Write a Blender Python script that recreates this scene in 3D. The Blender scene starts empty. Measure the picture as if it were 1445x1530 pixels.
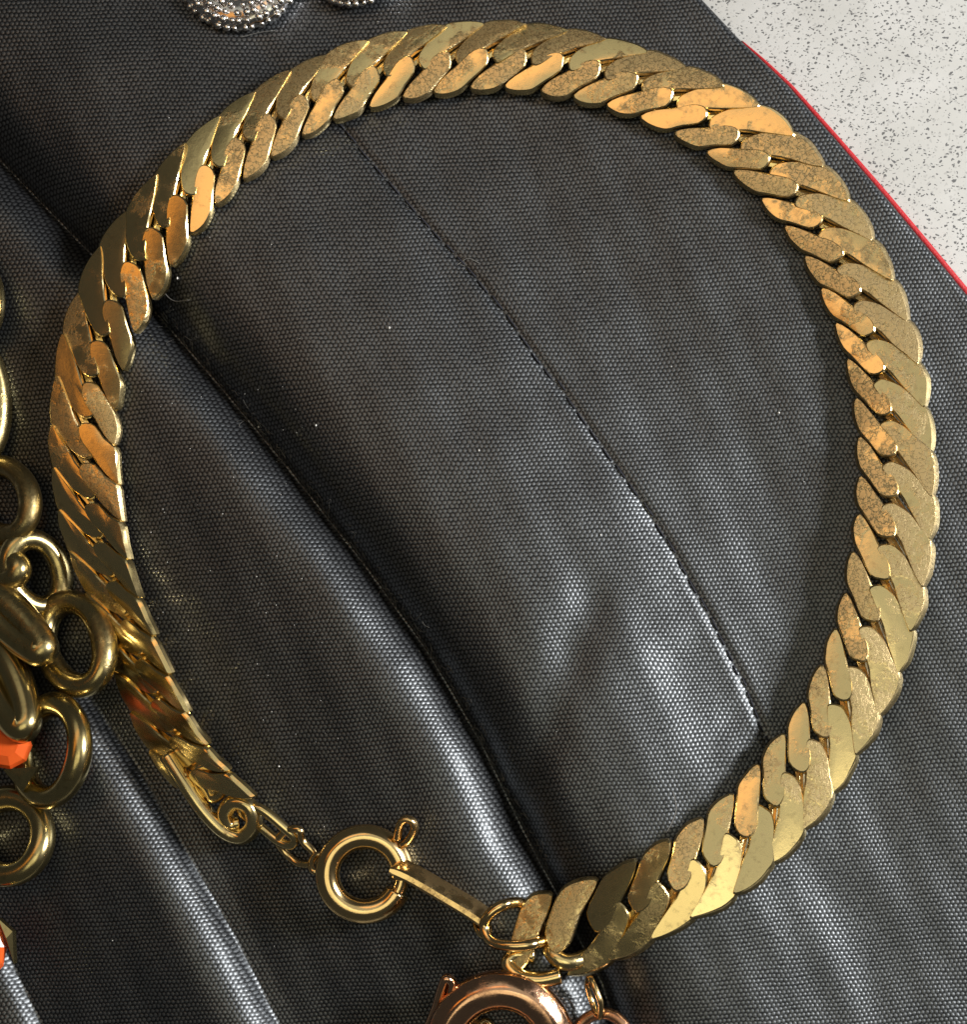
import bpy, math, random
import numpy as np
from mathutils import Vector, Matrix
random.seed(7)
rng = np.random.default_rng(11)
sc = bpy.context.scene
PI = math.pi
# ------------------------------------------------------------------ camera
# 1 unit = about 100 photo pixels = about 4.3 mm
sc.unit_settings.system = 'METRIC'
sc.unit_settings.scale_length = 0.0043
CAM = np.array([5.0, -3.5, 26.5])
cam = bpy.data.cameras.new('camera'); camo = bpy.data.objects.new('camera', cam)
sc.collection.objects.link(camo); sc.camera = camo
fw = -CAM / np.linalg.norm(CAM)
up = np.array([0, 1.0, 0]); up -= fw * up.dot(fw); up /= np.linalg.norm(up)
rt = np.cross(fw, up)
camo.matrix_world = Matrix(((rt[0], up[0], -fw[0], CAM[0]), (rt[1], up[1], -fw[1], CAM[1]),
                            (rt[2], up[2], -fw[2], CAM[2]), (0, 0, 0, 1)))
DIST = np.linalg.norm(CAM)
HH = 15.30 / 2 / DIST; HW = 14.45 / 2 / DIST
cam.sensor_fit = 'VERTICAL'; cam.sensor_height = 24; cam.lens = 24 / (2 * HH)
cam.clip_start = 0.5; cam.clip_end = 500


def at(px, py, z=0.0):
    """where the sight line of photo pixel (px, py) meets height z; arrays welcome"""
    px = np.asarray(px, float); py = np.asarray(py, float); z = np.asarray(z, float)
    a = (px / 1445 - .5) * 2 * HW; b = (.5 - py / 1530) * 2 * HH
    d = fw + a[..., None] * rt + b[..., None] * up
    t = (z - CAM[2]) / d[..., 2]
    return CAM + d * t[..., None]


# ------------------------------------------------------------------ world, key lamp and added reflection panels
w = bpy.data.worlds.new('World'); sc.world = w; w.use_nodes = True
bg = w.node_tree.nodes['Background']
bg.inputs['Color'].default_value = (0.98, 1.0, 0.93, 1); bg.inputs['Strength'].default_value = 0.04


def lamp(name, loc, aim, size, col, rad):
    """area lamp of a given radiance"""
    l = bpy.data.lights.new(name, 'AREA'); l.shape = 'RECTANGLE'; l.size, l.size_y = size
    l.color = col; l.energy = rad * PI * size[0] * size[1]
    o = bpy.data.objects.new(name, l); sc.collection.objects.link(o)
    o.location = loc
    o.rotation_euler = (Vector(aim) - Vector(loc)).to_track_quat('-Z', 'Y').to_euler()
    return o


lamp('window_lamp', (34, 6, 21), (0, 0, 0), (9, 9), (1.0, 0.985, 0.96), 118)
lamp('orange_reflection_panel', (-10, 9.2, 30), (-7, 5, 0), (33, 7), (1.0, 0.41, 0.07), 1.0)  # added emitter standing in for unseen orange surroundings mirrored in the links
ceil = lamp('ceiling_reflection_panel', (2.5, 14, 36), (2.5, 14, 0), (44, 29), (0.98, 1.0, 0.86), 0.44)  # added glowing panel for the olive-grey ceiling reflection, not a light fixture
ceil.rotation_euler = (0, 0, math.radians(-45))  # panel turned so the left side of the cloth mirrors darkness
lamp('cream_reflection_panel', (1, -8, 31), (0, -2, 0), (20, 13), (1.0, 0.92, 0.62), 1.15)  # added unseen panel that gives the lower links their cream reflection
sc.view_settings.view_transform = 'Standard'; sc.view_settings.look = 'None'
sc.view_settings.exposure = 0; sc.view_settings.gamma = 1
sc.cycles.max_bounces = 8


# ------------------------------------------------------------------ materials
class N:
    def __init__(self, name):
        self.m = bpy.data.materials.new(name); self.m.use_nodes = True
        self.t = self.m.node_tree; self.b = self.t.nodes['Principled BSDF']

    def n(self, typ, **kw):
        x = self.t.nodes.new(typ)
        for k, v in kw.items():
            if k in x.inputs: x.inputs[k].default_value = v
            else: setattr(x, k, v)
        return x

    def l(self, a, b): self.t.links.new(a, b)

    def math(self, op, a, b=None, clamp=False):
        x = self.n('ShaderNodeMath', operation=op); x.use_clamp = clamp
        for i, v in enumerate((a, b)):
            if v is None: continue
            if isinstance(v, (int, float)): x.inputs[i].default_value = v
            else: self.l(v, x.inputs[i])
        return x.outputs[0]

    def mix(self, f, a, b):
        x = self.n('ShaderNodeMix', data_type='RGBA')
        for i, v in ((0, f), (6, a), (7, b)):
            if isinstance(v, (int, float)): x.inputs[i].default_value = v
            elif isinstance(v, tuple): x.inputs[i].default_value = (*v, 1)
            else: self.l(v, x.inputs[i])
        return x.outputs[2]

    def ramp(self, f, lo, hi):
        x = self.n('ShaderNodeMapRange'); x.interpolation_type = 'SMOOTHSTEP'
        self.l(f, x.inputs[0]); x.inputs[1].default_value = lo; x.inputs[2].default_value = hi
        return x.outputs[0]

    def noise(self, vec, scale, detail=3, rough=.55, dist=0.):
        x = self.n('ShaderNodeTexNoise', Scale=scale, Detail=detail, Roughness=rough, Distortion=dist)
        if vec is not None: self.l(vec, x.inputs['Vector'])
        return x

    def bump(self, h, strength, dist, normal=None):
        x = self.n('ShaderNodeBump', Strength=strength, Distance=dist)
        self.l(h, x.inputs['Height'])
        if normal is not None: self.l(normal, x.inputs['Normal'])
        return x.outputs[0]


def gold_mat(name, base, tarnish, rough=.2, crack=1.0, tarn=1.0, dark=(0.10, 0.065, 0.03)):
    M = N(name); b = M.b
    tc = M.n('ShaderNodeTexCoord'); oi = M.n('ShaderNodeObjectInfo')
    off = M.n('ShaderNodeVectorMath', operation='ADD'); sc3 = M.n('ShaderNodeCombineXYZ')
    r40 = M.math('MULTIPLY', oi.outputs['Random'], 40)
    for i in range(3): M.l(r40, sc3.inputs[i])
    M.l(tc.outputs['Object'], off.inputs[0]); M.l(sc3.outputs[0], off.inputs[1])
    v = off.outputs[0]
    n1 = M.noise(v, 2.2, 4, .6); n2 = M.noise(v, 9, 4, .65); n3 = M.noise(v, 40, 2, .6)
    # crackle: wavy voronoi borders
    wob = M.n('ShaderNodeVectorMath', operation='MULTIPLY_ADD')
    M.l(n2.outputs['Color'], wob.inputs[0]); wob.inputs[1].default_value = (.22, .22, .22); M.l(v, wob.inputs[2])
    vo = M.n('ShaderNodeTexVoronoi', feature='DISTANCE_TO_EDGE', Scale=13.0); M.l(wob.outputs[0], vo.inputs['Vector'])
    line = M.ramp(vo.outputs['Distance'], 0.0, 0.085)         # 0 on a border
    geo = M.n('ShaderNodeNewGeometry'); gs = M.n('ShaderNodeSeparateXYZ'); M.l(geo.outputs['Position'], gs.inputs[0])
    pn = M.noise(geo.outputs['Position'], .33, 1)
    # wear is heaviest on the stretch worn at the back of the wrist (upper right here)
    wear = M.math('ADD', M.math('MULTIPLY', M.math('SUBTRACT', pn.outputs['Fac'], .5), .5), M.math('SUBTRACT', M.math('MULTIPLY', M.math('ADD', gs.outputs[0], gs.outputs[1]), .017), .05))
    vary = M.math('ADD', M.math('ADD', n1.outputs['Fac'], wear), M.math('MULTIPLY', M.math('SUBTRACT', oi.outputs['Random'], .5), .40))
    mask = M.ramp(vary, .46, .60)
    inv = M.math('SUBTRACT', 1.0, line)
    crk = M.math('MULTIPLY', inv, mask)
    tmask = M.ramp(M.math('ADD', vary, M.math('MULTIPLY', n2.outputs['Fac'], .5)), .62, .92)
    c = M.mix(M.math('MULTIPLY', tmask, .68 * tarn), base, tarnish)
    c = M.mix(M.math('MULTIPLY', M.ramp(n2.outputs['Fac'], .52, .72), .22 * tarn), c, dark)
    c = M.mix(M.math('MULTIPLY', crk, .72 * crack), c, dark)
    M.l(c, b.inputs['Base Color']); b.inputs['Metallic'].default_value = 1
    M.l(M.math('ADD', rough, M.math('MULTIPLY', tmask, .16)), b.inputs['Roughness'])
    cells = M.math('ADD', M.math('MULTIPLY', M.math('MULTIPLY', line, mask), crack),
                   M.math('ADD', M.math('MULTIPLY', n2.outputs['Fac'], .22), M.math('MULTIPLY', n3.outputs['Fac'], .05)))
    M.l(M.bump(cells, .22, .02), b.inputs['Normal'])
    return M.m


GOLD = gold_mat('old_gold_plate', (0.88, 0.69, 0.34), (0.60, 0.46, 0.25), .19)
CLASP = gold_mat('clasp_gold', (0.86, 0.62, 0.30), (0.60, 0.38, 0.18), .16, .25, .6)
ROSE = gold_mat('rose_gold', (0.80, 0.48, 0.30), (0.45, 0.24, 0.15), .13, .15, .8)
BRASS = gold_mat('antique_brass', (0.52, 0.42, 0.20), (0.22, 0.165, 0.075), .22, .4, 1.3, (0.05, 0.035, 0.012))


def silver_mat():
    M = N('silver'); b = M.b
    n = M.noise(M.n('ShaderNodeTexCoord').outputs['Object'], 6, 3)
    M.l(M.mix(M.ramp(n.outputs['Fac'], .4, .7), (.90, .89, .88), (.55, .50, .48)), b.inputs['Base Color'])
    b.inputs['Metallic'].default_value = 1; b.inputs['Roughness'].default_value = .2
    return M.m


SILVER = silver_mat()


def stone_mat():
    M = N('orange_stone'); b = M.b
    n = M.noise(M.n('ShaderNodeTexCoord').outputs['Object'], 5, 3)
    M.l(M.mix(n.outputs['Fac'], (.85, .09, .015), (.95, .17, .03)), b.inputs['Base Color'])
    b.inputs['Roughness'].default_value = .22
    return M.m


STONE = stone_mat()


def cloth_mat():
    M = N('black_satin'); b = M.b
    uv = M.n('ShaderNodeUVMap').outputs[0]
    nd = M.noise(uv, .8, 3, .5)                              # slow drift of the threads
    nf = M.noise(uv, 9, 2, .5)
    add = M.n('ShaderNodeVectorMath', operation='MULTIPLY_ADD')
    M.l(nd.outputs['Color'], add.inputs[0]); add.inputs[1].default_value = (.13, .13, 0); M.l(uv, add.inputs[2])
    add2 = M.n('ShaderNodeVectorMath', operation='MULTIPLY_ADD')
    M.l(nf.outputs['Color'], add2.inputs[0]); add2.inputs[1].default_value = (.012, .012, 0); M.l(add.outputs[0], add2.inputs[2])
    rot = M.n('ShaderNodeMapping'); rot.inputs['Rotation'].default_value = (0, 0, math.radians(-4))
    M.l(add2.outputs[0], rot.inputs['Vector'])
    s = M.n('ShaderNodeSeparateXYZ'); M.l(rot.outputs[0], s.inputs[0])
    cu = M.math('COSINE', M.math('MULTIPLY', s.outputs[0], 2 * PI / .067))
    cv = M.math('COSINE', M.math('MULTIPLY', s.outputs[1], 2 * PI / .122))
    fib = M.n('ShaderNodeMapping'); fib.inputs['Scale'].default_value = (6, 34, 1); M.l(rot.outputs[0], fib.inputs['Vector'])
    yarn = M.noise(fib.outputs[0], 1.0, 2, .6)
    rows = M.math('COSINE', M.math('MULTIPLY', s.outputs[1], 4 * PI / .122))
    h = M.math('ADD', M.math('MULTIPLY', M.math('MULTIPLY', cu, cv), .72), M.math('MULTIPLY', rows, .36))
    h = M.math('ADD', h, M.math('MULTIPLY', M.math('SUBTRACT', yarn.outputs['Fac'], .5), 1.1))
    n3 = M.noise(uv, 25, 2, .6)
    h2 = M.math('ADD', h, M.math('MULTIPLY', M.math('SUBTRACT', n3.outputs['Fac'], .5), 1.0))
    thr = M.ramp(h2, -.62, .55)
    M.l(M.mix(thr, (.0015, .0015, .002), (.007, .0072, .0085)), b.inputs['Base Color'])
    M.l(M.math('ADD', .16, M.math('MULTIPLY', thr, .84)), b.inputs['Specular IOR Level'])
    b.inputs['Roughness'].default_value = .45; b.inputs['IOR'].default_value = 1.85
    b.inputs['Specular Tint'].default_value = (.88, .94, 1, 1)
    b.inputs['Sheen Weight'].default_value = .02; b.inputs['Sheen Roughness'].default_value = .45
    b.inputs['Sheen Tint'].default_value = (.75, .82, 1, 1)
    M.l(M.bump(h2, .6, .0042), b.inputs['Normal'])
    return M.m


CLOTH = cloth_mat()


def plain(name, col, rough=.6, bump=0., scale=20.):
    M = N(name); b = M.b
    n = M.noise(M.n('ShaderNodeTexCoord').outputs['Object'], scale, 3)
    d = tuple(c * .72 for c in col)
    M.l(M.mix(n.outputs['Fac'], d, col), b.inputs['Base Color']); b.inputs['Roughness'].default_value = rough
    if bump: M.l(M.bump(n.outputs['Fac'], bump, .02), b.inputs['Normal'])
    return M.m


RED = plain('red_cord', (.42, .012, .018), .55, .5, 30)
THREAD = plain('navy_thread', (.012, .013, .022), .8)
LINT = plain('grey_lint', (.16, .155, .145), .9)
DUST = plain('white_dust', (.8, .79, .76), .8)


def table_mat():
    M = N('speckled_laminate'); b = M.b
    v = M.n('ShaderNodeTexCoord').outputs['Object']
    n = M.noise(v, 1.1, 3); nw = M.noise(v, 9, 2)
    wob = M.n('ShaderNodeVectorMath', operation='MULTIPLY_ADD')
    M.l(nw.outputs['Color'], wob.inputs[0]); wob.inputs[1].default_value = (.13, .13, 0); M.l(v, wob.inputs[2])
    rotm = M.n('ShaderNodeMapping'); rotm.inputs['Scale'].default_value = (1, 1.5, 1); rotm.inputs['Rotation'].default_value = (0, 0, .5)
    M.l(wob.outputs[0], rotm.inputs['Vector'])
    vo = M.n('ShaderNodeTexVoronoi', Scale=17.0); M.l(rotm.outputs[0], vo.inputs['Vector'])
    sp = M.n('ShaderNodeSeparateColor'); M.l(vo.outputs['Color'], sp.inputs[0])
    size = M.math('ADD', .12, M.math('MULTIPLY', sp.outputs[0], .30))
    fleck = M.math('SUBTRACT', 1.0, M.ramp(M.math('SUBTRACT', vo.outputs['Distance'], size), -.03, .05))
    fleck = M.math('MULTIPLY', fleck, M.math('GREATER_THAN', sp.outputs[1], .2))
    vo2 = M.n('ShaderNodeTexVoronoi', Scale=17.0); M.l(wob.outputs[0], vo2.inputs['Vector'])
    s2 = M.n('ShaderNodeSeparateColor'); M.l(vo2.outputs['Color'], s2.inputs[0])
    f2 = M.math('SUBTRACT', 1.0, M.ramp(M.math('SUBTRACT', vo2.outputs['Distance'], M.math('MULTIPLY', s2.outputs[0], .36)), -.03, .08))
    base = M.mix(M.ramp(n.outputs['Fac'], .35, .65), (.42, .42, .405), (.46, .46, .45))
    c = M.mix(M.math('MULTIPLY', f2, .6), base, (.29, .29, .285))
    c = M.mix(M.math('MULTIPLY', fleck, .9), c, (.07, .072, .076))
    M.l(c, b.inputs['Base Color']); b.inputs['Roughness'].default_value = .45
    return M.m


TABLE = table_mat()


# ------------------------------------------------------------------ mesh helpers
def obj(name, verts, faces, mat, parent=None, smooth=True, sharp=None, origin=None):
    verts = np.asarray(verts, float)
    if origin is None: origin = (verts.min(0) + verts.max(0)) / 2 if len(verts) < 100000 else np.zeros(3)
    me = bpy.data.meshes.new(name)
    me.from_pydata((verts - origin).tolist(), [], faces); me.update()
    me.materials.append(mat)
    if smooth: me.polygons.foreach_set('use_smooth', [True] * len(me.polygons))
    if sharp: me.set_sharp_from_angle(angle=math.radians(sharp))
    o = bpy.data.objects.new(name, me); sc.collection.objects.link(o)
    o.location = Vector(origin)
    if parent is not None:
        o.parent = parent; o.location = Vector(np.asarray(origin) - np.asarray(parent.location))
    return o


def thing(name, label, cat, loc, group=None):
    o = bpy.data.objects.new(name, None); sc.collection.objects.link(o)
    o.location = Vector(loc); o.empty_display_size = .2
    o['label'] = label; o['category'] = cat
    if group: o['group'] = group
    return o


def sweep(path, r, closed=False, seg=12, flat=None, off=0, up0=None):
    """tube along 3-D points; r a number or one per point; flat = (width factor, height factor)"""
    P = np.asarray(path, float); n = len(P)
    r = np.broadcast_to(np.asarray(r, float), (n,))
    T = np.roll(P, -1, 0) - np.roll(P, 1, 0)
    if not closed: T[0] = P[1] - P[0]; T[-1] = P[-1] - P[-2]
    T /= np.linalg.norm(T, axis=1)[:, None]
    verts = []; faces = []
    ref = np.array([0, 0, 1.0]) if up0 is None else np.asarray(up0, float)
    for i in range(n):
        B = ref - T[i] * ref.dot(T[i])
        if np.linalg.norm(B) < .05: B = np.cross(T[i], [1, .3, 0])
        B /= np.linalg.norm(B)
        A = np.cross(T[i], B)
        if up0 is None and flat is None: ref = B if not closed else ref
        for k in range(seg):
            a = 2 * PI * k / seg
            fa, fb = flat if flat else (1, 1)
            verts.append(P[i] + A * math.cos(a) * r[i] * fa + B * math.sin(a) * r[i] * fb)
    m = n if closed else n - 1
    for i in range(m):
        for k in range(seg):
            k2 = (k + 1) % seg; i2 = (i + 1) % n
            faces.append((off + i * seg + k, off + i * seg + k2, off + i2 * seg + k2, off + i2 * seg + k))
    if not closed:
        faces.append(tuple(off + k for k in range(seg))[::-1])
        faces.append(tuple(off + (n - 1) * seg + k for k in range(seg)))
    return verts, faces


def smooth_path(pts, n=40, closed=False):
    P = np.asarray(pts, float)
    m = len(P)
    out = []
    segs = m if closed else m - 1
    for q in range(n):
        t = q / (n if closed else n - 1) * segs
        i = min(int(t), segs - 1); f = t - i
        g = (lambda j: P[j % m]) if closed else (lambda j: P[min(max(j, 0), m - 1)])
        p0, p1, p2, p3 = g(i - 1), g(i), g(i + 1), g(i + 2)
        out.append(.5 * ((2 * p1) + (-p0 + p2) * f + (2 * p0 - 5 * p1 + 4 * p2 - p3) * f * f + (-p0 + 3 * p1 - 3 * p2 + p3) * f ** 3))
    return np.array(out)


def pxs(pts):
    p = np.asarray(pts, float)
    return at(p[:, 0], p[:, 1], p[:, 2])


def sstep(x, a, b):
    t = np.clip((x - a) / (b - a), 0, 1); return t * t * (3 - 2 * t)


def sdist(X, Y, line):
    """distance to a polyline, positive on its right-hand / upper side; also fraction along"""
    L = np.asarray(line, float)
    best = np.full(X.shape, 1e9); sg = np.ones(X.shape); fr = np.zeros(X.shape)
    for k in range(len(L) - 1):
        a, b = L[k], L[k + 1]; d = b - a; LL = d.dot(d)
        t = ((X - a[0]) * d[0] + (Y - a[1]) * d[1]) / LL
        lo = -1e9 if k == 0 else 0; hi = 1e9 if k == len(L) - 2 else 1
        t = np.clip(t, lo, hi)
        dx = X - a[0] - t * d[0]; dy = Y - a[1] - t * d[1]
        q = np.hypot(dx, dy); m = q < best
        best[m] = q[m]; sg[m] = np.where(d[0] * dy - d[1] * dx > 0, -1, 1)[m]; fr[m] = (k + t)[m]
    return best * sg, fr


# ------------------------------------------------------------------ the tabletop
tv = [(-60, -60, -1), (60, -60, -1), (60, 60, -1), (-60, 60, -1), (-60, -60, 0), (60, -60, 0), (60, 60, 0), (-60, 60, 0)]
tab = obj('tabletop', tv, [(4, 5, 6, 7), (3, 2, 1, 0), (0, 1, 5, 4), (1, 2, 6, 5), (2, 3, 7, 6), (3, 0, 4, 7)], TABLE, smooth=False)
tab['kind'] = 'structure'

# ------------------------------------------------------------------ the cloth
S1 = [(465, 135), (505, 185), (580, 270), (660, 362), (722, 428), (800, 530), (862, 612), (932, 712), (1002, 815), (1062, 922), (1108, 1010), (1132, 1068), (1165, 1150), (1190, 1230)]
S2 = [(-140, 110), (0, 240), (60, 302), (132, 376), (235, 470), (335, 585), (432, 702), (540, 838), (640, 975), (720, 1112), (780, 1240), (830, 1330), (900, 1470), (960, 1660)]
S3 = [(110, 1000), (140, 1050), (212, 1155), (290, 1290), (352, 1400), (418, 1530), (480, 1680)]
S4 = [(-60, 1280), (0, 1395), (32, 1462), (64, 1530), (130, 1680)]
BORD = [(-200, 905), (-100, 968), (0, 1050), (60, 1107), (130, 1181), (200, 1243), (290, 1321), (370, 1388), (445, 1450), (560, 1545), (700, 1660), (900, 1800), (2000, 2400)]
V1 = [(905, 860), (875, 950), (835, 1070), (795, 1180), (770, 1280)]
V2 = [(1010, 960), (1040, 1010), (1075, 1060), (1110, 1090)]
V3 = [(1225, 1270), (1275, 1370), (1320, 1500)]
V4 = [(380, 55), (420, 110), (470, 160)]


def border(py):
    b = np.asarray(BORD, float)
    return np.minimum(np.interp(py, b[:, 0], b[:, 1]), 1620)


def cloth_z(X, Y, detail=True):
    X = np.asarray(X, float); Y = np.asarray(Y, float)
    d2, _ = sdist(X, Y, S2)
    db = border(Y) - X
    puff = .92 * (1 - np.exp(-np.maximum(d2, 0) / 52.)) * (1 - .85 * sstep(d2, 50, 600))
    z = .10 + np.where(d2 > 0, puff, .78 * (1 - np.exp(-np.abs(d2) / 32.)) * np.clip(1 - np.abs(d2) / 430., 0, 1) ** 1.25 + .05 * sstep(-d2, 0, 60))
    d3, _ = sdist(X, Y, S3)
    k3 = sstep(Y, 990, 1100)
    z = z + k3 * np.where(d3 < 0, .58 * (1 - np.exp(-np.abs(d3) / 24.)) * np.clip(1 - np.abs(d3) / 340., 0, 1) ** 1.3, 0)
    d4, _ = sdist(X, Y, S4)
    k4 = sstep(Y, 1330, 1400)
    z = z + k4 * np.where(d4 < 0, .26 * (1 - np.exp(-np.abs(d4) / 12.)), 0)
    # seam across the padded panel
    d1, f1 = sdist(X, Y, S1)
    on = sstep(f1, -.3, .3) * (1 - sstep(f1, 11.8, 13.4))
    z = z - on * (  .030 * np.exp(-(d1 / 7.) ** 2) + .025 * np.exp(-(np.abs(d1) / 45.)))
    # slack folds
    z = z + .24 * sstep(X, 1120, 1480) * sstep(Y, 520, 900)
    def valley(line, dep, wid, ext=.4):
        d, f = sdist(X, Y, line); n = len(line) - 1
        return dep * np.exp(-(d / wid) ** 2) * sstep(f, -ext, .6) * (1 - sstep(f, n - .6, n + ext))
    z = z - valley(V1, .07, 36) - valley(V2, .05, 44) - valley(V3, .04, 34) - valley(V4, .05, 22)
    for gx, gy, gr, ga in ((690, 430, 42, -.07), (660, 560, 60, .03), (960, 760, 90, .03), (1010, 1115, 60, .05), (930, 960, 45, .05), (760, 1000, 60, .03),
                           (1320, 1180, 60, -.06), (1180, 1390, 70, .05), (1060, 1440, 60, -.05), (200, 60, 90, .05), (90, 160, 70, -.05), (330, 130, 60, .05), (980, 30, 60, -.03),
                           (560, 700, 60, .035), (640, 830, 50, -.03)):
        z = z + .35 * ga * np.exp(-((X - gx) ** 2 + (Y - gy) ** 2) / gr ** 2)
    if detail:
        z = z + .012 * np.sin(X / 31 + Y / 47) * np.sin(Y / 39 - X / 83) + .007 * np.sin(X / 17. - Y / 23.) * np.sin(X / 29.)
    # rolled edge beside the table
    e = np.clip(db / 16., 0, 1)
    z = z * (.25 + .75 * np.sqrt(1 - (1 - e) ** 2))
    return z


cloth = thing('satin_cloth', 'black satin cloth with a red piped edge, spread on the speckled tabletop', 'cloth', (0, 0, 0))
nx, ny = 560, 590
yy = np.linspace(-150, 1680, ny)
uu = np.linspace(0, 1, nx)
Yg = np.repeat(yy[:, None], nx, 1)
Xg = -150 + uu[None, :] * (border(Yg) + 150)
Zg = cloth_z(Xg, Yg)
P0 = at(Xg, Yg, 0.10)
V = P0.copy(); V[..., 2] = Zg
V = V.reshape(-1, 3)
ii = (np.arange(ny - 1)[:, None] * nx + np.arange(nx - 1)[None, :]).reshape(-1)
F = np.stack([ii, ii + nx, ii + nx + 1, ii + 1], 1)
# turned-under hem along the border
hem0 = len(V)
hem = np.stack([V.reshape(ny, nx, 3)[:, -1, 0] - .12, V.reshape(ny, nx, 3)[:, -1, 1], np.full(ny, .012)], 1)
V = np.concatenate([V, hem])
je = np.arange(ny - 1)
F = np.concatenate([F, np.stack([je * nx + nx - 1, (je + 1) * nx + nx - 1, hem0 + je + 1, hem0 + je], 1)])
panel = obj('panel', V, F.tolist(), CLOTH, cloth, origin=np.zeros(3))
uvl = panel.data.uv_layers.new(name='UVMap')
UVv = np.concatenate([np.stack([Xg, -Yg], -1).reshape(-1, 2), np.stack([Xg[:, -1] + 6, -Yg[:, -1]], -1)]) / 100.
li = np.empty(len(panel.data.loops), int); panel.data.loops.foreach_get('vertex_index', li)
uvl.data.foreach_set('uv', UVv[li].ravel())


def ztop(px, py):
    return float(cloth_z(np.array([px]), np.array([py]))[0])


def surf(px, py, lift=0.):
    """a point on the cloth as the cloth mesh has it"""
    p = at(np.asarray(px, float), np.asarray(py, float), .10).copy()
    p[..., 2] = cloth_z(np.asarray(px, float), np.asarray(py, float)) + lift
    return p


# red piping
bp = np.array([(py, px) for py, px in BORD if -110 < py < 800], float)
py = np.linspace(60, 720, 120); px = border(py)
pp = at(px + 1.5, py, .05); pp[:, 2] = np.interp(py, [60, 90, 720], [.0, .06, .07])
v, f = sweep(pp, np.interp(py, [60, 100, 250, 720], [.016, .032, .045, .058]), seg=10)
obj('piping', v, f, RED, cloth)
# seam stitches
sl = smooth_path(S1, 50)
for k in range(len(sl) - 1):
    a = sl[k]; b_ = sl[k] + (sl[k + 1] - sl[k]) * .72
    j = rng.normal(0, 1.6, 4)
    q = np.linspace(0, 1, 5)
    xs = a[0] + j[0] + (b_[0] - a[0]) * q; ys = a[1] + j[1] + (b_[1] - a[1]) * q
    pt = surf(xs, ys, .012); pt[:, 2] += .018 * np.sin(q * PI)
    v, f = sweep(pt, .012, seg=6)
    obj('stitch', v, f, THREAD, cloth)

# ------------------------------------------------------------------ the bracelet
G = [(345, 1236), (312, 1198), (280, 1154), (251, 1101), (226, 1043), (202, 985), (180, 925), (159, 867), (138, 810), (127, 750), (120, 690), (120, 629), (126, 567), (142, 504), (163, 443), (192, 386),
     (228, 335), (269, 287), (311, 243), (358, 203), (407, 168), (457, 141), (511, 117), (566, 99), (620, 86), (675, 79), (732, 75), (790, 76), (847, 83), (902, 96), (958, 115), (1012, 141), (1062, 169),
     (1110, 202), (1155, 241), (1198, 285), (1233, 334), (1263, 387), (1289, 442), (1308, 501), (1322, 560), (1332, 622), (1339, 685), (1340, 746), (1336, 808), (1325, 871), (1309, 934), (1290, 995), (1262, 1053),
     (1232, 1107), (1196, 1160), (1156, 1209), (1112, 1256), (1061, 1299), (1006, 1334), (945, 1364), (884, 1394), (822, 1428), (766, 1452)]
I0 = -2
O = [(330, 1275), (300, 1238), (262, 1190), (238, 1150), (203, 1096), (175, 1024), (147, 950), (121, 878), (99, 824), (87, 781), (77, 736), (72, 678), (71, 621), (78, 566), (90, 483), (115, 418), (141, 365), (177, 316), (221, 264), (264, 219),
     (316, 174), (370, 135), (424, 102), (480, 77), (538, 58), (587, 44), (639, 35), (689, 30), (747, 28), (799, 31), (846, 38), (904, 51), (970, 70), (1035, 97), (1090, 124), (1143, 154), (1194, 196), (1239, 247), (1280, 301),
     (1314, 360), (1345, 424), (1364, 475), (1382, 548), (1391, 613), (1398, 685), (1401, 748), (1396, 813), (1388, 875), (1371, 940), (1356, 997), (1330, 1060), (1299, 1108), (1262, 1170), (1222, 1232), (1180, 1273), (1136, 1316), (1100, 1345),
     (1030, 1380), (955, 1420), (903, 1446), (830, 1470), (770, 1485)]
I = [(395, 1215), (365, 1185), (321, 1139), (295, 1107), (269, 1058), (244, 1001), (219, 936), (206, 899), (193, 856), (184, 811), (179, 770), (174, 709), (173, 650), (178, 607), (181, 572), (193, 529), (205, 496), (227, 456), (257, 402), (287, 355),
     (318, 316), (357, 275), (405, 238), (453, 204), (499, 181), (552, 162), (602, 149), (653, 141), (705, 136), (747, 134), (795, 138), (837, 146), (889, 157), (945, 174), (996, 199), (1044, 224), (1091, 256), (1134, 299), (1165, 336),
     (1194, 376), (1219, 426), (1236, 463), (1247, 487), (1261, 531), (1274, 592), (1279, 652), (1280, 714), (1275, 790), (1266, 842), (1251, 910), (1231, 973), (1206, 1028), (1174, 1084), (1142, 1119), (1103, 1168), (1059, 1207),
     (1020, 1236), (968, 1267), (905, 1304), (876, 1307), (835, 1325), (783, 1344), (740, 1385)]
G = np.array(G, float); O = np.array(O, float); I = np.array(I, float)
Gs = G.copy(); Gs[1:-1] = .6 * G[1:-1] + .2 * (G[:-2] + G[2:])


def hit(p, n, line):
    best = None
    for k in range(len(line) - 1):
        a, b = line[k], line[k + 1]; e = b - a
        den = n[0] * e[1] - n[1] * e[0]
        if abs(den) < 1e-9: continue
        d = a - p
        t = (d[0] * e[1] - d[1] * e[0]) / den; u = (d[0] * n[1] - d[1] * n[0]) / den
        if 0 < t < 140 and -.001 <= u <= 1.001 and (best is None or t < best): best = t
    if best is None:
        q = np.linalg.norm(line - p, axis=1).argmin(); return line[q]
    return p + n * best


T = np.gradient(Gs, axis=0); T /= np.linalg.norm(T, axis=1)[:, None]
Nn = np.stack([T[:, 1], -T[:, 0]], 1)       # outward (image y points down, running clockwise)
Or = np.array([hit(p, n, O) for p, n in zip(Gs, Nn)])
Ir = np.array([hit(p, -n, I) for p, n in zip(Gs, Nn)])
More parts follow.
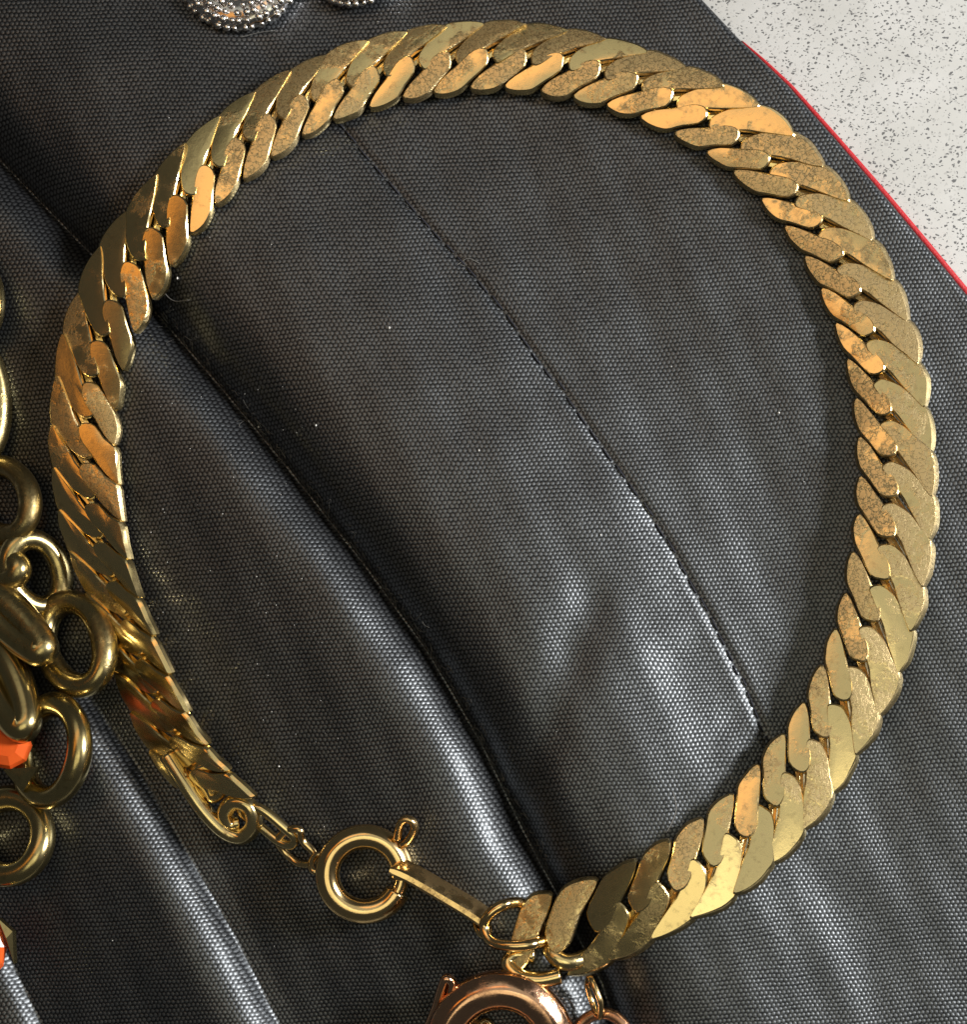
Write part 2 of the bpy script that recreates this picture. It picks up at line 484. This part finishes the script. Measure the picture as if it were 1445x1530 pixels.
# how far the band is from the cloth below it
zc = np.max([cloth_z(A[:, 0], A[:, 1], False) for A in (Or, Gs, Ir)], 0)
ker = np.ones(7) / 7
zs = np.convolve(np.pad(zc, 3, mode='edge'), ker, 'valid')
idx = np.arange(len(G)) + I0
lift = .30 + .18 * sstep(idx, 34, 44) * (1 - sstep(idx, 50, 55))
zM = np.maximum(zs, zc - .03) + lift
roll = 1 - sstep(idx, 1.5, 9.5)             # near the clasp the band stands on its outer edge
zI = zM + .52 * roll - .02
rr = sstep(idx, 26, 33) * (1 - sstep(idx, 51, 55))
zO = zM - .16 * roll - .02 + .05 * rr
zI = zI - .03 * rr
zM = zM + .12 * roll
RM = at(Gs[:, 0], Gs[:, 1], zM); RO = at(Or[:, 0], Or[:, 1], zO); RI = at(Ir[:, 0], Ir[:, 1], zI)


def cr(A, s):
    s = np.asarray(s, float) - I0
    i = np.clip(np.floor(s).astype(int), 0, len(A) - 2); f = (s - i)[..., None]
    g = lambda j: A[np.clip(j, 0, len(A) - 1)]
    p0, p1, p2, p3 = g(i - 1), g(i), g(i + 1), g(i + 2)
    inside = .5 * ((2 * p1) + (-p0 + p2) * f + (2 * p0 - 5 * p1 + 4 * p2 - p3) * f * f + (-p0 + 3 * p1 - 3 * p2 + p3) * f ** 3)
    lin = p1 + (p2 - p1) * f
    return np.where((f < 0) | (f > 1), lin, inside)


def band(s, wv):
    """point on the band's face: s along the links, wv -1 inner edge .. 1 outer edge"""
    s = np.asarray(s, float); wv = np.asarray(wv, float)[..., None]
    m, o, i = cr(RM, s), cr(RO, s), cr(RI, s)
    return np.where(wv >= 0, m + (o - m) * wv, m + (i - m) * (-wv))


def frame(s, wv):
    e = .05
    ds = band(s + e, wv) - band(s - e, wv); dw = band(s, wv + e) - band(s, wv - e)
    n = np.cross(dw, ds); n /= np.linalg.norm(n, axis=-1)[..., None]
    return np.where(n[..., 2:3] < 0, -n, n)


def round_poly(pts, rad, seg=5):
    P = np.asarray(pts, float); n = len(P); out = []
    for i in range(n):
        a, p, b = P[i - 1], P[i], P[(i + 1) % n]
        la, lb = np.linalg.norm(a - p), np.linalg.norm(b - p)
        q0 = p + (a - p) * min(.48, rad[i] / la); q1 = p + (b - p) * min(.48, rad[i] / lb)
        for k in range(seg + 1):
            t = k / seg
            out.append((1 - t) ** 2 * q0 + 2 * t * (1 - t) * p + t * t * q1)
    return np.array(out)


OUT_T = np.array([(.03, -.12), (.07, .06), (.25, .34), (.52, .61), (.79, .90), (1.0, .975), (1.25, 1.0), (1.55, .985), (1.80, .92), (1.89, .85), (1.66, .65), (1.34, .41), (1.0, .18), (.61, -.07), (.32, -.27), (.17, -.35), (.08, -.29)])
INN_T = np.array([(0, -.12), (-.05, -.36), (-.37, -.63), (-.68, -.87), (-.9, -.965), (-1.2, -1.0), (-1.46, -.97), (-1.59, -.88), (-1.32, -.63), (-.89, -.34), (-.48, -.03), (-.22, .08), (-.06, .05)])


def petal(i, side, V, F, cut=1.0, tilt=None, wmax=1.0):
    """half of a flattened curb link, appended to V, F"""
    tpl = (OUT_T if side > 0 else INN_T).copy()
    if i < 10 and side < 0: tpl[3:8] = [(-.62, -.96), (-.9, -1.0), (-1.2, -1.0), (-1.5, -1.0), (-1.62, -.97)]
    poly = tpl + rng.normal(0, .008, tpl.shape)
    poly = smooth_path(poly, len(tpl) * 2, True)
    poly[:, 0] *= rng.normal(1, .015)
    pc = poly.mean(0); poly = pc + (poly - pc) * 1.0; poly[:, 0] += .035 * side
    cen = poly.mean(0)
    def pt(p, h):
        s = i + p[:, 0]; ww = p[:, 1]
        return band(s, ww) + frame(s, ww) * h[:, None]
    base = pt(poly, np.zeros(len(poly)))
    c3 = pt(cen[None], np.zeros(1))[0]; nrm = frame(np.array([i + cen[0]]), np.array([cen[1]]))[0]
    # plane of the face: row crown, shingle tilt and chance
    wdir = band(np.array([i + cen[0]]), np.array([cen[1] + .1]))[0] - c3; wdir /= np.linalg.norm(wdir)
    sdir = np.cross(nrm, wdir)
    sd2 = band(np.array([i + cen[0] + .1]), np.array([cen[1]]))[0] - c3
    if sdir.dot(sd2) < 0: sdir = -sdir
    tw, ts = tilt if tilt else (0, 0)
    kr = float(1 - sstep(i, 6, 11)); tw *= 1 - .8 * kr; ts = ts * (1 - kr) - 4 * kr
    rel = base - c3
    hw = rel @ wdir; hs = rel @ sdir; hn = rel @ nrm
    h = -math.tan(math.radians(tw)) * hw - math.tan(math.radians(ts)) * hs
    flat = c3 + hw[:, None] * wdir + hs[:, None] * sdir + (hn * (.10 + .75 * kr) + h)[:, None] * nrm
    ctr = flat.mean(0)
    n0 = len(V); n = len(poly)
    r = flat - ctr
    endw = (np.clip(np.abs(poly[:, 1]) - .78, 0, 1) / .22)[:, None] * np.sign(cen[1]) * wdir
    L = np.linalg.norm(r, axis=1)[:, None]
    TH = .17 * cut
    rings = [ctr + r * .55 + nrm * .005, ctr + r * (1 - .028 / np.maximum(L, .1)) + nrm * .002, ctr + r * (1 - .006 / np.maximum(L, .1)) - nrm * .014,
             ctr + r - nrm * .05 + endw * .02, ctr + r * 1.0 - nrm * (TH * .6) + endw * (.045 if side > 0 and i > 25 else .03), ctr + r * (1 - .06 / np.maximum(L, .1)) - nrm * TH]
    V.append(ctr + nrm * .006); V.extend(np.concatenate(rings))
    for k in range(n): F.append((n0, n0 + 1 + k, n0 + 1 + (k + 1) % n))
    for q in range(len(rings) - 1):
        a = n0 + 1 + q * n; b = a + n
        for k in range(n):
            k2 = (k + 1) % n; F.append((a + k, b + k, b + k2, a + k2))
    F.append(tuple(n0 + 1 + (len(rings) - 1) * n + k for k in range(n)))
    return ctr


def face_out(F, V):
    return F


brace = thing('chain_bracelet', 'worn gold plated flat curb link bracelet lying in an open ring on black satin', 'bracelet', (at(740., 760., .2)))
for i in range(-1, 57):
    V = []; F = []
    # chance tilts: mostly slight, a few links twisted
    rw = lambda: rng.normal(0, 1.6)
    to = (3.2 + rw(), rw() - 1.5); ti = (-5.0 + rw(), rw() - 1.5)
    if i <= 53: petal(i, 1, V, F, tilt=to)
    if i >= 0: petal(i, -1, V, F, tilt=ti)
    # the wire passing below from one half to the other
    if 0 <= i <= 53:
        sp = np.linspace(-.55, .55, 7)
        q = band(i + sp, sp * .8) - frame(i + sp, sp * .8) * .15
        v, f = sweep(q, .07, seg=8, off=len(V)); V.extend(v); F.extend(f)
    o = obj('link', np.array(V), F, GOLD, brace, sharp=17)


def recalc(o):
    import bmesh
    bm = bmesh.new(); bm.from_mesh(o.data); bmesh.ops.recalc_face_normals(bm, faces=bm.faces); bm.to_mesh(o.data); bm.free()


def ring_obj(name, pts, r, mat, parent, closed=True, n=64, seg=14, flat=None, up0=None, var=0.):
    p = smooth_path(pxs(pts), n, closed)
    rr = r * (1 + var * np.sin(np.arange(n) * 2 * PI / n * 3 + 1)) if var else r
    v, f = sweep(p, rr, closed, seg, flat, up0=up0)
    o = obj(name, v, f, mat, parent)
    recalc(o)
    return o


def ell(cx, cy, rx, ry, rot=0, z=.3, zt=0., zph=0., n=20, a0=0, a1=360):
    out = []
    for k in range(n):
        a = math.radians(a0 + (a1 - a0) * k / (n if a1 - a0 == 360 else n - 1)); c, s = math.cos(math.radians(rot)), math.sin(math.radians(rot))
        x, y = rx * math.cos(a), ry * math.sin(a)
        out.append((cx + x * c - y * s, cy + x * s + y * c, z + zt * math.cos(a - math.radians(zph))))
    return out


# end loop of the band on the clasp side: a curled wire
zl = ztop(350, 1220)
ring_obj('end_loop', [(250, 1128, zl + .38), (278, 1172, zl + .40), (306, 1212, zl + .36), (336, 1242, zl + .30), (362, 1250, zl + .28), (379, 1232, zl + .36), (374, 1206, zl + .44), (352, 1198, zl + .44), (337, 1212, zl + .36), (342, 1230, zl + .26), (356, 1230, zl + .2)],
         .125, GOLD, brace, closed=False, n=60, flat=(1, 1.3), up0=(0, 0, 1))
ring_obj('end_loop', [(296, 1150, zl + .5), (312, 1180, zl + .42), (318, 1192, zl + .36), (332, 1182, zl + .42), (338, 1160, zl + .5), (322, 1140, zl + .52)], .085, GOLD, brace, closed=True, n=40)
ring_obj('connecting_link', [(360, 1208, zl + .42), (372, 1203, zl + .48), (395, 1212, zl + .48), (425, 1237, zl + .42), (440, 1252, zl + .36), (434, 1262, zl + .3), (415, 1256, zl + .26), (390, 1236, zl + .26), (368, 1220, zl + .3)],
         .075, GOLD, brace, n=60)
ring_obj('jump_ring', [(418, 1250, zl + .32), (430, 1240, zl + .42), (447, 1240, zl + .46), (452, 1256, zl + .4), (470, 1276, zl + .34), (466, 1290, zl + .26), (446, 1290, zl + .18), (428, 1276, zl + .16), (416, 1260, zl + .22)], .058, CLASP, brace, n=60)

# spring ring clasp
clasp = thing('spring_ring_clasp', 'small round gold spring ring clasp closing the flat bracelet', 'clasp', surf(np.array([545.]), np.array([1305.]))[0])
zk = ztop(545, 1305) + .30


def clasp_ring(cx, cy, rx, ry, tube, z, tilt, tph, mat, parent, name='ring_body', a0=0, a1=360, n=96):
    pts = np.array(ell(cx, cy, rx, ry, 0, z, tilt, tph, n, a0, a1)); p = pxs(pts)
    closed = (a1 - a0) == 360
    # rounded profile with a shallow parting groove
    seg = 22; P = np.asarray(p); T = np.roll(P, -1, 0) - np.roll(P, 1, 0)
    if not closed: T[0] = P[1] - P[0]; T[-1] = P[-1] - P[-2]
    T /= np.linalg.norm(T, axis=1)[:, None]; C = P.mean(0)
    up_ = np.cross(P[0] - C, P[n // 4] - C); up_ /= np.linalg.norm(up_)
    if up_[2] < 0: up_ = -up_
    V = []; F = []
    for q in range(n):
        B = up_ - T[q] * up_.dot(T[q]); B /= np.linalg.norm(B); A = np.cross(T[q], B)
        if A.dot(P[q] - C) < 0: A = -A
        for k in range(seg):
            a = 2 * PI * k / seg
            rr = tube * (1 - .10 * math.exp(-((a - .9) / .16) ** 2))
            V.append(P[q] + A * math.cos(a) * rr + B * math.sin(a) * rr * .92)
    m = n if closed else n - 1
    for q in range(m):
        for k in range(seg):
            F.append((q * seg + k, q * seg + (k + 1) % seg, ((q + 1) % n) * seg + (k + 1) % seg, ((q + 1) % n) * seg + k))
    if not closed: F.append(tuple(range(seg))); F.append(tuple((n - 1) * seg + k for k in range(seg)))
    o = obj(name, V, F, mat, parent); recalc(o); return o


clasp_ring(545, 1306, 56, 56, .178, zk, .10, 200, CLASP, clasp, a0=28, a1=360 + 8)
v, f = sweep(pxs(ell(545, 1306, 56, 56, 0, zk, .10, 200, 12, 5, 31)), .11, seg=10)
recalc(obj('spring_bolt', v, f, CLASP, clasp))
# trigger: folded strip standing off the rim
ring_obj('trigger', [(594, 1252, zk + .05), (598, 1232, zk + .16), (606, 1224, zk + .2), (617, 1228, zk + .18), (619, 1240, zk + .12), (610, 1256, zk + .04), (602, 1262, zk)], .062, CLASP, clasp, closed=False, n=40, flat=(1, 1.5), up0=(0, 0, 1))
ring_obj('bail', ell(474, 1290, 9, 13, 20, zk - .02, .08, 90), .05, CLASP, clasp, n=32)
# tag and jump ring at the far end
tagz = zk + .12


def plate(name, line, zlist, wid_px, drop, mat, parent):
    """narrow folded plate: a flat lit top edge and a wall hanging below it"""
    V = []; F = []; L = np.asarray(line, float); n = len(L)
    T = np.gradient(L, axis=0); T /= np.linalg.norm(T, axis=1)[:, None]; Nn = np.stack([-T[:, 1], T[:, 0]], 1)
    h = wid_px / 2
    for q in range(n):
        e = min(q, n - 1 - q); k = 1 if e > 1 else (.55 if e == 0 else .92)
        A = L[q] + Nn[q] * h * k; B = L[q] - Nn[q] * h * k; z = zlist[q]
        a = at(A[0], A[1], z); b = at(B[0], B[1], z)
        d = np.array([0, 0, -drop])
        mid = (a + b) / 2 + np.array([0, 0, .012])
        V += [a - np.array([0, 0, .02]), mid * .5 + a * .5, mid * .5 + b * .5, b - np.array([0, 0, .02]), b + d * .7 + (b - a) * .85, b + d * .85 + (b - a) * .75 - np.array([0, 0, .03])]
    m = 6
    for q in range(n - 1):
        for k in range(m): F.append((q * m + k, q * m + (k + 1) % m, (q + 1) * m + (k + 1) % m, (q + 1) * m + k))
    F.append(tuple(range(m))); F.append(tuple((n - 1) * m + k for k in range(m)))
    o = obj(name, V, F, mat, parent, sharp=35); recalc(o); return o


tl = smooth_path([(582, 1300, 0), (610, 1312, 0), (660, 1341, 0), (700, 1365, 0), (724, 1382, 0)], 14)[:, :2]
plate('tag', tl, np.linspace(zk + .27, zk + .20, 14), 15, .34, CLASP, clasp)
ring_obj('tag_eye', ell(721, 1384, 9, 15, -20, zk + .12, .12, 90), .05, CLASP, clasp, n=36)
jz = ztop(760, 1385) + .22
ring_obj('jump_ring', [(724, 1384, jz + .12), (734, 1364, jz + .16), (756, 1351, jz + .12), (780, 1350, jz - .12), (806, 1372, jz - .25), (814, 1400, jz - .05), (796, 1411, jz + .22), (762, 1413, jz + .26), (734, 1406, jz + .18)], .078, CLASP, brace, n=70)
# curled stubs of the last links
ez = ztop(800, 1440) + .18
ring_obj('end_loop', [(850, 1366, ez - .35), (832, 1396, ez - .22), (824, 1422, ez + .04), (848, 1438, ez + .08), (880, 1428, ez - .06), (914, 1400, ez - .28)], .12, GOLD, brace, closed=False, n=40, flat=(1, .9), up0=(0, 0, 1))
ring_obj('end_loop', [(838, 1458, ez + .1), (806, 1464, ez + .12), (776, 1458, ez + .12), (760, 1440, ez + .06), (772, 1426, ez), (800, 1428, ez)], .115, GOLD, brace, closed=False, n=40, flat=(1, 1.2), up0=(0, 0, 1))

# ------------------------------------------------------------------ second clasp at the lower edge
c2 = thing('spring_ring_clasp', 'larger rose gold spring ring clasp cut off by the lower edge of the photo', 'clasp', surf(np.array([748.]), np.array([1560.]))[0])
z2 = ztop(748, 1540) + .42
clasp_ring(748, 1563, 84, 84, .27, z2, .10, 240, ROSE, c2)
ring_obj('trigger', [(640, 1535, z2 - .05), (652, 1505, z2 + .06), (660, 1478, z2 + .14), (667, 1462, z2 + .2), (676, 1470, z2 + .16), (672, 1492, z2 + .08), (664, 1520, z2)], .07, ROSE, c2, closed=False, n=40, flat=(1, 1.4), up0=(0, 0, 1))
ring_obj('jump_ring', ell(900, 1562, 42, 48, 0, z2 - .1, .08, 20), .085, ROSE, c2, n=50)
ring_obj('jump_ring', [(882, 1462, z2 + .02), (890, 1478, z2 + .1), (898, 1500, z2 + .1), (896, 1520, z2), (886, 1500, z2 - .15), (878, 1474, z2 - .12)], .045, CLASP, c2, n=40)
for k, (x, y, a) in enumerate(((705, 1535, 30), (728, 1545, 80), (790, 1548, 140), (765, 1560, 20))):
    ring_obj('chain_link', ell(x, y, 20, 11, a, ztop(x, y) + .13, .05, 60 * k), .045, CLASP, c2, n=32)

# ------------------------------------------------------------------ brass chain with orange stones
chain = thing('brass_chain', 'heavy antique brass curb chain with thick round links at the left edge', 'chain', surf(np.array([30.]), np.array([950.]))[0])
bz = lambda x, y: ztop(max(x, -100), y)
for cx, cy, rx, ry, rot, dz, zt, ph, r in (
        (-44, 450, 34, 60, 0, .30, .1, 0, .17), (-30, 605, 30, 78, 0, .35, .12, 180, .18), (4, 748, 40, 52, -12, .34, .16, 40, .175), (52, 856, 38, 52, -20, .36, .16, 220, .17),
        (-14, 846, 42, 22, 8, .52, .1, 0, .19), (112, 962, 43, 64, -14, .42, .14, 60, .19), (10, 920, 74, 15, 44, .70, .1, 0, .235), (4, 1016, 76, 20, 66, .60, .14, 0, .235),
        (76, 1122, 42, 70, 8, .30, .20, 0, .185), (12, 1250, 51, 58, 14, .30, .12, 60, .19)):
    ring_obj('link', ell(cx, cy, rx, ry, rot, bz(cx, cy) + dz, zt * 1.6, ph), r, BRASS, chain, n=60, seg=16, var=.05)


def gem(name, cx, cy, rx, ry, z, hgt, parent, rot=0):
    V = []; F = []; n = 9
    for rr, zz in ((.45, hgt), (.85, hgt * .6), (1, 0), (.6, -hgt)):
        for k in range(n):
            a = 2 * PI * k / n + rot
            V.append(at(cx + rx * rr * math.cos(a), cy + ry * rr * math.sin(a), z + zz))
    for q in range(3):
        for k in range(n): F.append((q * n + k, q * n + (k + 1) % n, (q + 1) * n + (k + 1) % n, (q + 1) * n + k))
    F.append(tuple(range(n))); F.append(tuple(3 * n + k for k in range(n)))
    o = obj(name, V, F, STONE, parent, smooth=False); recalc(o); return o


def prong(pts, z, parent):
    """a folded triangular claw"""
    P = [at(x, y, z + h) for x, y, h in pts]; Q = [p - np.array([0, 0, .12]) for p in P]
    c = sum(P) / 3 + np.array([0, 0, .06])
    F = [(6, 0, 1), (6, 1, 2), (6, 2, 0), (0, 3, 4, 1), (1, 4, 5, 2), (2, 5, 3, 0), (3, 5, 4)]
    o = obj('prong', P + Q + [c], F, BRASS, parent, smooth=False); recalc(o); return o


for lab, cx, cy, rx, ry, claws in (
        ('orange faceted stone with a triangular brass claw among the lower chain links', 8, 1114, 40, 36, [((4, 1150, .0), (57, 1145, .05), (33, 1184, -.05))]),
        ('orange faceted stone tucked under the thick diagonal chain link', 2, 975, 26, 44, []),
        ('orange faceted stone with a brass claw below the brass chain', -14, 1415, 24, 44, [((-4, 1372, .05), (18, 1392, .02), (20, 1440, -.05))])):
    g = thing('set_stone', lab, 'stone', surf(np.array([float(cx)]), np.array([float(cy)]))[0], 'orange stones by the brass chain')
    zz = bz(cx, cy) + .42
    gem('stone', cx, cy, rx, ry, zz, .16, g)
    for c in claws: prong(c, zz + .12, g)

# ------------------------------------------------------------------ silver ornaments at the top
import bmesh


def ico(r, sub=2):
    bm = bmesh.new(); bmesh.ops.create_icosphere(bm, subdivisions=sub, radius=r)
    me = bpy.data.meshes.new('bead'); bm.to_mesh(me); bm.free()
    me.polygons.foreach_set('use_smooth', [True] * len(me.polygons)); return me


bead = ico(.052); bead.materials.append(SILVER)


def ornament(cx, cy, R, lab):
    zb = ztop(cx, max(cy, -100)) + .12
    o = thing('silver_ornament', lab, 'jewellery', at(float(cx), float(cy), zb), 'silver beaded ornaments')
    n = 64; V = []; F = []
    prof = [(.0, .20), (.42, .22), (.60, .30), (.80, .28), (.93, .20), (1.0, .06), (.97, -.05), (.8, -.08)]
    for rr, zz in prof:
        for k in range(n):
            a = 2 * PI * k / n; rip = 1 + (.025 * math.cos(a * 32) if rr > .85 else 0)
            V.append(at(cx + R * rr * rip * math.cos(a), cy + R * rr * rip * math.sin(a), zb + zz))
    for q in range(len(prof) - 1):
        for k in range(n): F.append((q * n + k, q * n + (k + 1) % n, (q + 1) * n + (k + 1) % n, (q + 1) * n + k))
    b = obj('body', V, F, SILVER, o); recalc(b)
    for rr, zz, cnt in ((.95, .17, 44), (.84, .29, 38), (.72, .33, 32), (.60, .33, 26), (.48, .26, 20)):
        for k in range(cnt):
            a = 2 * PI * (k + .5 * rng.random()) / cnt
            y = cy + R * rr * math.sin(a)
            if y < -30: continue
            c = bpy.data.objects.new('bead', bead); sc.collection.objects.link(c); c.parent = o
            p = at(cx + R * rr * math.cos(a), y, zb + zz)
            c.location = Vector(p - np.array(o.location)); s = rng.uniform(.75, 1.3); c.scale = (s, s, s)


ornament(355, -52, 99, 'round silver beaded ornament left of the other at the top edge')
ornament(525, -74, 84, 'round silver beaded ornament right of the other at the top edge')

# ------------------------------------------------------------------ lint and dust
V = []; F = []


def fibre(pts, r=.006, lift=.02):
    p = np.asarray(pts, float); q = smooth_path(np.c_[p, np.zeros(len(p))], 14)
    P3 = surf(q[:, 0], q[:, 1], lift); v, f = sweep(P3, r, seg=4, off=len(V)); V.extend(v); F.extend(f)


fibre([(252, 420), (262, 448), (278, 462), (305, 464)], .007, .06)
fibre([(1013, 1180), (1018, 1205), (1012, 1225), (1004, 1240)], .008, .12)
fibre([(372, 70), (395, 62), (420, 58)]); fibre([(690, 405), (705, 395), (722, 402)])
for k in range(230):
    t = rng.uniform(3.9, 10.6); i = int(t); a = np.array(S2[i]); b_ = np.array(S2[i + 1]); c = a + (b_ - a) * (t - i)
    dirv = (b_ - a) / np.linalg.norm(b_ - a); nv = np.array([dirv[1], -dirv[0]])
    c = c + nv * rng.normal(9, 6)
    th = rng.normal(0, .7); d = dirv * math.cos(th) + nv * math.sin(th); L = rng.uniform(4, 16)
    fibre([c, c + d * L * .5 + nv * rng.normal(0, 2), c + d * L], rng.uniform(.0022, .0045), rng.uniform(.0, .07))
for k in range(140):
    t = rng.uniform(0.2, 9.8); i = int(t); a = np.array(S1[i]); b_ = np.array(S1[i + 1]); c = a + (b_ - a) * (t - i) + rng.normal(0, 5, 2)
    d = rng.normal(0, 1, 2); d /= np.linalg.norm(d); L = rng.uniform(3, 9)
    fibre([c, c + d * L * .5 + rng.normal(0, 1, 2), c + d * L], .0025, .015)
lint = obj('lint', V, F, LINT); lint['kind'] = 'stuff'
dv = []; df = []
spots = [(598, 505), (492, 648), (729, 684), (905, 806), (287, 432), (425, 1145), (390, 640), (1165, 620)]
spots += [(rng.uniform(0, 1300), rng.uniform(0, 1500)) for _ in range(60)] + [(rng.uniform(180, 520), rng.uniform(560, 1150)) for _ in range(90)]
for k, (x, y) in enumerate(spots):
    if x > border(np.array([y]))[0] - 20: continue
    r = rng.uniform(.014, .02) if k < 8 else rng.uniform(.004, .009)
    c = surf(np.array([float(x)]), np.array([float(y)]), .02)[0]; o0 = len(dv)
    for d in ((1, 0, 0), (-1, 0, 0), (0, 1, 0), (0, -1, 0), (0, 0, 1), (0, 0, -1)): dv.append(c + np.array(d) * r * rng.uniform(.7, 1.4))
    for a, b_, c_ in ((0, 2, 4), (2, 1, 4), (1, 3, 4), (3, 0, 4), (2, 0, 5), (1, 2, 5), (3, 1, 5), (0, 3, 5)): df.append((o0 + a, o0 + b_, o0 + c_))
dust = obj('dust', dv, df, DUST, smooth=False); dust['kind'] = 'stuff'
for o in list(sc.objects):
    if o.type == 'MESH' and o.parent is brace and o.name.startswith('link'): recalc(o)
